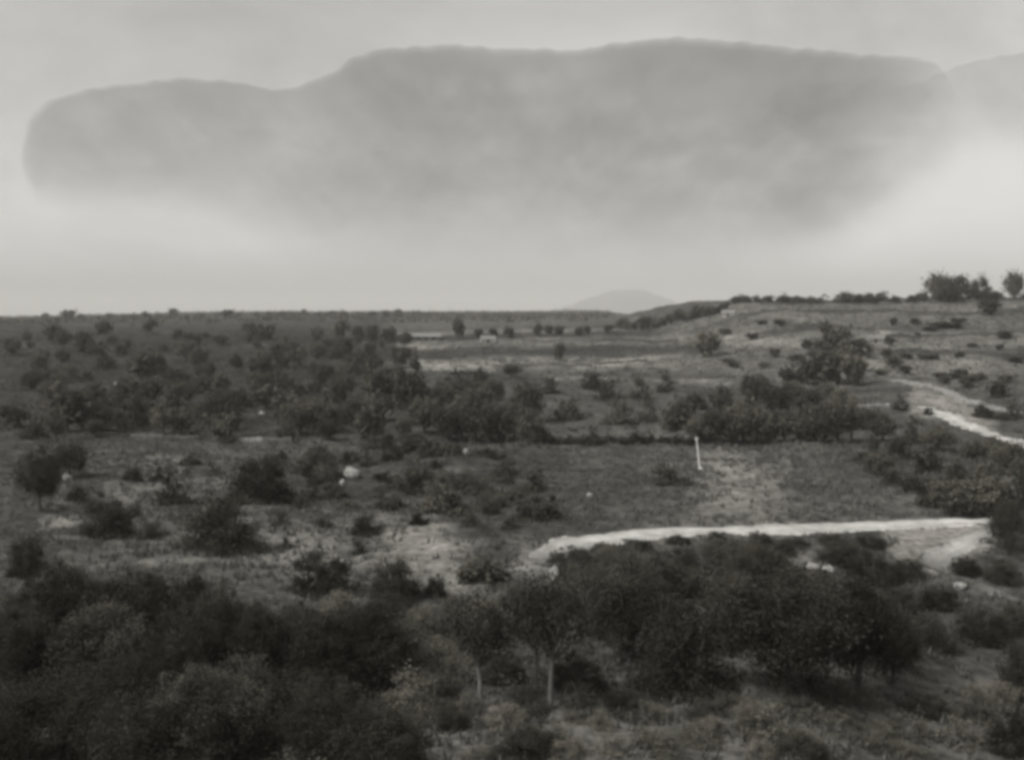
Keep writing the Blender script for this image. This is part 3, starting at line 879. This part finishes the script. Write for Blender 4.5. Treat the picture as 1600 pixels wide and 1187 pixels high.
def ridge_floor():
    r = np.random.default_rng(141)
    P = []
    while len(P) < 2300:
        Y = math.sqrt(r.uniform(185 ** 2, 480 ** 2))
        u = r.uniform(-0.56, -0.02)
        X = u * Y
        if u > -0.10 and Y > 262: continue
        if math.sin(X / 13.0 + math.sin(Y / 17.0)) * math.sin(Y / 21.0 + 1.3 * math.sin(X / 29.0)) < -0.25 + 0.2 * r.random(): continue
        P.append((X, Y, float(height(X, Y))))
    P = np.array(P)
    s = r.uniform(1.0, 3.2, len(P))
    d = r.normal(size=(len(P), 46, 3)) * np.array([.48, .48, .30])
    d[:, :, 2] = np.abs(d[:, :, 2]) + 0.02
    V, Fc = leaf_cards((P[:, None, :] + d * s[:, None, None]).reshape(-1, 3), 0.19, r)
    return link('thicket', mesh_np('thicket', V, Fc, M['thicket_leaf']))
tag(ridge_floor(), 'tangled scrub filling the gaps of the ridge wood', 'scrub', kind='stuff')

def far_wood():
    r = np.random.default_rng(121)
    n = 2600
    Y = r.uniform(720, 3050, n)
    u = r.uniform(-0.6, 0.09, n)
    X = u * Y
    P = np.stack([X, Y, height(X, Y)], 1)
    s = r.uniform(3, 7, n) * (1 + 0.6 * np.clip(np.sin(X / 61.0) * np.sin(X / 23.0 + 2), 0, 1))
    d = r.normal(size=(n, 14, 3)) * np.array([.5, .5, .25])
    d[:, :, 2] = np.abs(d[:, :, 2]) + .1
    pos = (P[:, None, :] + d * s[:, None, None]).reshape(-1, 3)
    V, Fc = leaf_cards(pos, 1.0, r)
    return link('far_woodland', mesh_np('far_woodland', V, Fc, M['leaf_mid']))
tag(far_wood(), 'far hazy woodland covering the low ridge along the horizon', 'woodland', kind='stuff')

# ------------------------------------------------------------------ rocks, post, walls, shed
def rock_mesh(seed, squash=0.7):
    import bmesh
    bm = bmesh.new()
    bmesh.ops.create_icosphere(bm, subdivisions=3, radius=0.5)
    r = np.random.default_rng(seed)
    pl = r.normal(size=(9, 3)); pl /= np.linalg.norm(pl, axis=1)[:, None]
    off = r.uniform(0.30, 0.46, 9)
    for v in bm.verts:
        c = np.array(v.co)
        for q, o in zip(pl, off):
            dd = c @ q - o
            if dd > 0: c = c - q * dd * .92
        c = c * (1 + 0.05 * math.sin(c[0] * 17 + seed) * math.sin(c[1] * 14) + 0.03 * math.sin(c[2] * 31))
        c[2] *= squash
        v.co = c
    me = bpy.data.meshes.new('boulder')
    bm.to_mesh(me); bm.free()
    me.materials.append(M['stone'])
    return me
ROCKS = [rock_mesh(s) for s in (1, 2, 3)]
def rock(px, py, wpx, hpx, label, group=None, k=0):
    p = at(px, py)
    s = p.y / F_PIX
    o = link('boulder', ROCKS[k % 3])
    o.scale = (wpx * s, wpx * s * .8, hpx * s / 0.6)
    o.location = (p.x, p.y, p.z + hpx * s * 0.30)
    o.rotation_euler = (0, 0, k * 1.7)
    tag(o, label, 'boulder', group)
rock(549, 748, 30, 22, 'large white boulder alone among the bushes of the clearing', k=0)
rock(535, 757, 13, 10, 'smaller white stone at the foot of the large white boulder', k=1)
rock(104, 752, 17, 13, 'white stone at the clearing border, bigger of two', k=2)
rock(102, 731, 11, 9, 'white stone at the clearing border, smaller of two', k=1)
rock(1268, 891, 26, 12, 'flat pale boulder on the lane below the road', 'pale boulders on the lane', k=0)
rock(1294, 893, 24, 12, 'flat pale boulder on the lane below the road', 'pale boulders on the lane', k=1)
rock(921, 778, 12, 9, 'small white stone alone in the rough field', k=2)
rock(1500, 924, 24, 11, 'pale boulder beside the footpath under the road hairpin', k=2)
rock(409, 650, 11, 9, 'small pale stone in a gap of the ridge wood', k=0)
rock(181, 603, 9, 8, 'pale stone high in the ridge wood gap', k=1)
rock(182, 637, 12, 8, 'pale stone lower in the ridge wood gap', k=2)
rock(866, 906, 26, 22, 'pale rounded boulder at the end of the short path', k=1)
rock(1180, 606, 10, 14, 'upright pale stone at the edge of the terraced hill field', k=0)
rock(727, 713, 12, 14, 'pale tilted stone under the trees at the rough field corner', k=2)
rock(1300, 606, 16, 9, 'pale stone on the bank above the dark stone wall', k=1)
rock(1412, 640, 12, 11, 'pale stone next to the bush beside the valley road', k=2)

def post():
    p0 = at(1094, 733)
    s = p0.y / F_PIX
    h = 46 * s
    e = bpy.data.objects.new('post', None)
    C.objects.link(e)
    e.location = p0
    tag(e, 'tall white post leaning slightly in the rough field', 'post')
    top = Vector((-6 * s, 0, h))
    v, f_ = tube([(0, 0, -0.3), top * .5, top], [0.16, 0.14, 0.12], 10)
    n_ = len(v)
    link('shaft', mesh_np('shaft', v, f_, M['whitewash'], True), e)
    v, f_ = tube([top + Vector((0, 0, -.02)), top + Vector((0, 0, .08)), top + Vector((0, 0, .26)), top + Vector((0, 0, .34))], [0.15, 0.24, 0.21, 0.02], 10)
    link('cap', mesh_np('cap', v, f_, M['whitewash'], True), e)
    v, f_ = tube([(0, 0, -0.2), (0, 0, 0.22), (0, 0, 0.3)], [0.38, 0.34, 0.20], 10)
    link('footing', mesh_np('footing', v, f_, M['whitewash'], True), e)
post()

def stone_wall(pts, hgt, thick, label, mat, seed):
    """a dry-stone wall: courses of uneven faces with a ragged top, following the ground"""
    r = np.random.default_rng(seed)
    P = [at(*p) for p in pts]
    line = []
    for a, b_ in zip(P[:-1], P[1:]):
        n_ = max(2, int((b_ - a).length / 0.45))
        line += [a.lerp(b_, i / n_) for i in range(n_)]
    line.append(P[-1])
    V, prof = [], [(-.5, -.3), (-.48, .35), (-.42, .7), (-.36, 1.0), (.36, 1.0), (.42, .7), (.48, .35), (.5, -.3)]
    for i, p in enumerate(line):
        d = (line[min(i + 1, len(line) - 1)] - line[max(i - 1, 0)]); d.z = 0; d.normalize()
        nn = Vector((-d.y, d.x, 0))
        hh = hgt * (0.9 + 0.12 * math.sin(i * .21 + seed) + r.uniform(-.14, .14))
        g = float(height(p.x, p.y))
        for a, z in prof:
            q = p + nn * (a * thick + r.uniform(-.05, .05))
            V.append((q.x, q.y, g + z * hh + (r.uniform(-.06, .06) if z > .1 else 0)))
    n_, k = len(line), len(prof)
    Fc = [(i * k + j, i * k + j + 1, (i + 1) * k + j + 1, (i + 1) * k + j) for i in range(n_ - 1) for j in range(k - 1)]
    o = link('stone_wall', mesh_np('stone_wall', V, Fc, M[mat]))
    tag(o, label, 'wall')
stone_wall([(205, 687), (250, 688), (310, 688)], 0.8, 0.7, 'low pale dry-stone wall under the ridge wood, ending in bushes', 'wall_stone', 1)
stone_wall([(372, 690), (410, 691), (455, 690)], 0.8, 0.7, 'shorter low pale dry-stone wall between two dark bushes of the wood edge', 'wall_stone', 2)
stone_wall([(1155, 606), (1230, 610), (1320, 613), (1425, 612)], 1.5, 0.9, 'long dark stone wall at the foot of the terraced hill', 'dark_stone', 3)
stone_wall([(1318, 637), (1350, 639), (1388, 638)], 1.0, 0.8, 'short pale stone wall in front of the long dark wall', 'stone', 4)
stone_wall([(1020, 592), (1090, 592), (1150, 590)], 0.7, 0.7, 'thin dark wall between the middle field strips', 'dark_stone', 5)
stone_wall([(930, 569), (990, 566), (1010, 564)], 0.6, 0.7, 'short dark wall dividing the pale middle field', 'dark_stone', 6)

stone_wall([(652, 584), (700, 586), (770, 588)], 0.9, 0.8, 'dark field wall below the pale strip beside the pointed tree', 'dark_stone', 7)
stone_wall([(830, 533), (930, 534), (1060, 533)], 1.1, 1.0, 'long dark wall below the spaced row of trees', 'dark_stone', 8)
stone_wall([(800, 566), (860, 571), (925, 573)], 0.8, 0.8, 'low dark wall beside the slim tree of the open field', 'dark_stone', 9)
stone_wall([(1110, 561), (1190, 566), (1270, 572)], 0.8, 0.8, 'dark terrace wall beside the square-topped tree', 'dark_stone', 10)
stone_wall([(1385, 527), (1450, 526), (1560, 524)], 0.9, 0.9, 'dark terrace wall high under the hilltop pair', 'dark_stone', 11)
stone_wall([(1400, 548), (1480, 550), (1590, 553)], 0.9, 0.9, 'middle dark terrace wall of the hill, above the hill road', 'dark_stone', 12)

def hut(px, py, wpx, label, turn):
    p = at(px, py)
    a = wpx * p.y / F_PIX / 2
    d_, ev, rg = a * .7, a * .55, a * .95
    e = bpy.data.objects.new('hut', None)
    C.objects.link(e)
    e.location = (p.x, p.y, p.z - 0.1)
    e.rotation_euler = (0, 0, turn)
    tag(e, label, 'hut')
    V = []
    for x in (-a, a):
        V += [(x, -d_, -.5), (x, d_, -.5), (x, d_, ev), (x, 0, rg - .1), (x, -d_, ev)]
    me = bpy.data.meshes.new('wall')
    me.from_pydata(V, [], [(0, 1, 2, 3, 4), (9, 8, 7, 6, 5), (0, 4, 9, 5), (1, 6, 7, 2)])
    me.materials.append(M['stone'])
    link('wall', me, e)
    for sg in (-1, 1):
        V, x = [], a + .25
        for yy, zz in ((sg * (d_ + .3), ev - .3 * (rg - ev) / d_), (0, rg)):
            for dz in (0, .1):
                V += [(-x, yy, zz + dz), (x, yy, zz + dz)]
        me = bpy.data.meshes.new('roof')
        me.from_pydata(V, [], [(0, 1, 5, 4), (2, 6, 7, 3), (0, 2, 3, 1), (4, 5, 7, 6), (0, 4, 6, 2), (1, 3, 7, 5)])
        me.materials.append(M['roof'])
        link('roof', me, e)
    q = [(-.45, -d_ - .03, -.4), (.45, -d_ - .03, -.4), (.45, -d_ - .03, ev * .8), (-.45, -d_ - .03, ev * .8)]
    me = bpy.data.meshes.new('doorway')
    me.from_pydata(q + [(x, y + .08, z) for x, y, z in q], [], [(0, 1, 2, 3), (0, 4, 5, 1), (1, 5, 6, 2), (2, 6, 7, 3), (3, 7, 4, 0)])
    me.materials.append(M['dark_wood'])
    link('doorway', me, e)
hut(762, 535, 22, 'tiny pale hut in front of the spaced tree row', 0.15)
hut(1138, 494, 20, 'tiny pale hut near the hill skyline beside climbing trees', -0.3)
hut(1364, 535, 24, 'tiny pale hut halfway up the terraced hill', 0.25)

def shed():
    p = at(662, 531)
    s = p.y / F_PIX
    Lh, Wd, eave, ridge = 22 * s + 1.0, 2.6, 1.9, 3.1
    e = bpy.data.objects.new('shed', None)
    C.objects.link(e)
    e.location = (p.x, p.y, p.z - 0.2)
    e.rotation_euler = (0, 0, 0.05)
    tag(e, 'long low shed with pale pitched roof near the spaced tree row', 'shed')
    V = []
    for x in (-Lh, Lh):
        V += [(x, -Wd, -.4), (x, Wd, -.4), (x, Wd, eave), (x, 0, ridge - .12), (x, -Wd, eave)]
    me = bpy.data.meshes.new('wall')
    me.from_pydata(V, [], [(0, 1, 2, 3, 4), (9, 8, 7, 6, 5), (0, 4, 9, 5), (1, 6, 7, 2)])
    me.materials.append(M['plaster'])
    link('wall', me, e)
    for sg in (-1, 1):
        a, b2 = (sg * (Wd + .5), eave - .28), (0, ridge)
        V, x = [], Lh + .4
        for (yy, zz) in (a, b2):
            for dz in (0, .12):
                V += [(-x, yy, zz + dz), (x, yy, zz + dz)]
        me = bpy.data.meshes.new('roof')
        me.from_pydata(V, [], [(0, 1, 5, 4), (2, 6, 7, 3), (0, 2, 3, 1), (4, 5, 7, 6), (0, 4, 6, 2), (1, 3, 7, 5)])
        me.materials.append(M['roof'])
        link('roof', me, e)
    for x in (-Lh * .72, -Lh * .3, Lh * .15, Lh * .62):
        me = bpy.data.meshes.new('doorway')
        q = [(x - .7, -Wd - .03, -.3), (x + .7, -Wd - .03, -.3), (x + .7, -Wd - .03, 1.55), (x - .7, -Wd - .03, 1.55)]
        me.from_pydata(q + [(a, b_ + .08, c) for a, b_, c in q], [], [(0, 1, 2, 3), (0, 4, 5, 1), (1, 5, 6, 2), (2, 6, 7, 3), (3, 7, 4, 0)])
        me.materials.append(M['dark_wood'])
        link('doorway', me, e)
shed()

# ------------------------------------------------------------------ haze and cloud
def box_mesh(name, lo, hi, mat):
    V = [(x, y, z) for x in (lo[0], hi[0]) for y in (lo[1], hi[1]) for z in (lo[2], hi[2])]
    Fc = [(0, 1, 3, 2), (4, 6, 7, 5), (0, 4, 5, 1), (2, 3, 7, 6), (0, 2, 6, 4), (1, 5, 7, 3)]
    return mesh_np(name, V, Fc, mat)
def volume_mat(name, color, density, aniso):
    m, nt, out = new_mat(name)
    v = nt.nodes.new('ShaderNodeVolumePrincipled')
    v.inputs['Color'].default_value = color
    v.inputs['Density'].default_value = density
    v.inputs['Anisotropy'].default_value = aniso
    nt.links.new(v.outputs[0], out.inputs['Volume'])
    return m
zmin = float(TZ.min()) - 1.0
xmax = float(np.abs(TX).max()) + 50
tag(link('haze', box_mesh('haze', (-xmax, -200, min(zmin, -45)), (xmax, 26100, 330), volume_mat('haze_air', tone(0.985, .3), 1.35e-4, 0.0))), kind='stuff')

def cloud(D, tx, ty, by, body_fn, depth, density, left_soft, right_soft):
    """a smooth-backed cloud bank: thick along its upper edge, thinning downwards"""
    xs = np.linspace(tx[0], tx[-1], 320)
    top = np.interp(xs, tx, ty); bot = np.interp(xs, tx, by)
    ker = np.hanning(7); ker /= ker.sum()
    top = np.convolve(np.pad(top, 3, 'edge'), ker, 'valid'); bot = np.convolve(np.pad(bot, 3, 'edge'), ker, 'valid')
    top = top + 1.5 * np.sin(xs / 11.0) * np.sin(xs / 29.0) + 0.9 * np.sin(xs / 5.3 + 1)
    s = np.linspace(0, 1, 110) ** 1.6
    PXc = np.repeat(xs[None, :], len(s), 0)
    PYc = top[None, :] + (bot - top)[None, :] * s[:, None]
    prof = np.minimum(s / 0.010, 1) ** 0.6 * (0.8 + 0.2 * (1 - s)) * ss(1 - s, 0.0, 0.42)
    endl = np.clip((xs - tx[0]) / left_soft, 0, 1) ** 0.5 * np.clip((tx[-1] - xs) / right_soft, 0, 1)
    body = body_fn(xs) * endl
    th = prof[:, None] * body[None, :]
    th = th * (1 + 0.12 * np.sin(PXc / 83.0 + PYc / 40.0) * np.sin(PYc / 61.0 - PXc / 190.0) + 0.1 * np.sin(PXc / 210.0 + 1))
    rr = np.random.default_rng(55)
    tex = 0
    for wl, am in ((260, .16), (150, .14), (90, .12), (52, .10), (30, .08), (17, .06), (11, .05)):
        for _ in range(2):
            an, p1, p2 = rr.uniform(-.5, .5), rr.uniform(0, 6.28), rr.uniform(0, 6.28)
            U, W = PXc * math.cos(an) + PYc * math.sin(an), (-PXc * math.sin(an) + PYc * math.cos(an)) * 1.7
            tex = tex + am * np.sin(U * 6.283 / wl + p1 + 1.2 * np.sin(W * 3.1 / wl)) * np.sin(W * 6.283 / wl + p2 + 1.1 * np.sin(U * 2.7 / wl))
    th = th * np.clip(1 + 0.5 * tex * (0.35 + 0.65 * ss(s, 0.0, 0.12))[:, None], 0.15, 2)
    X = (PXc - 800) / F_PIX * D
    Z = CAM_Z + (HORIZON - PYc) * D / F_PIX
    T = th * depth
    n_, k = X.shape
    V = np.concatenate([np.stack([X.ravel(), (D - T).ravel(), Z.ravel()], 1), np.stack([X.ravel(), (D + T + 1).ravel(), Z.ravel()], 1)])
    i = np.arange(n_ * k).reshape(n_, k)
    q = np.stack([i[:-1, :-1].ravel(), i[1:, :-1].ravel(), i[1:, 1:].ravel(), i[:-1, 1:].ravel()], 1)
    o = n_ * k
    fr, bk = q, q[:, ::-1] + o
    edge = list(i[0, :]) + list(i[1:, -1]) + list(i[-1, -2::-1]) + list(i[-2:0, 0][::1])
    side = np.array([(edge[j], edge[(j + 1) % len(edge)], edge[(j + 1) % len(edge)] + o, edge[j] + o) for j in range(len(edge))])
    return mesh_np('cloud', V, np.concatenate([fr, bk, side]), volume_mat('cloud_air', tone(0.27, .3), density, 0.0), True)
tag(link('cloud', cloud(20000.0,
    [40, 60, 90, 140, 210, 300, 370, 420, 455, 490, 525, 555, 600, 700, 800, 900, 960, 1030, 1100, 1180, 1260, 1340, 1420, 1450, 1475, 1500],
    [250, 190, 162, 148, 138, 129, 134, 144, 146, 135, 122, 98, 86, 80, 86, 88, 78, 70, 72, 80, 88, 94, 98, 104, 130, 190],
    [262, 330, 335, 338, 345, 352, 375, 405, 418, 428, 438, 445, 450, 454, 456, 456, 456, 456, 456, 452, 440, 405, 350, 325, 295, 260],
    lambda x: 0.55 + 0.5 * ss(x, 430, 700), 330.0, 1.4e-3, 26, 230)), 'long smooth-backed grey cloud bank over the far mountain', 'cloud')
tag(link('cloud', cloud(22000.0, [1380, 1430, 1480, 1540, 1600, 1680, 1800, 2000], [150, 132, 112, 96, 88, 96, 112, 140], [250, 262, 262, 250, 240, 236, 226, 210],
    lambda x: 0.32 + 0 * x, 330.0, 1.3e-3, 260, 160)), 'smaller grey cloud beside the long cloud bank, above the hilltop trees', 'cloud')
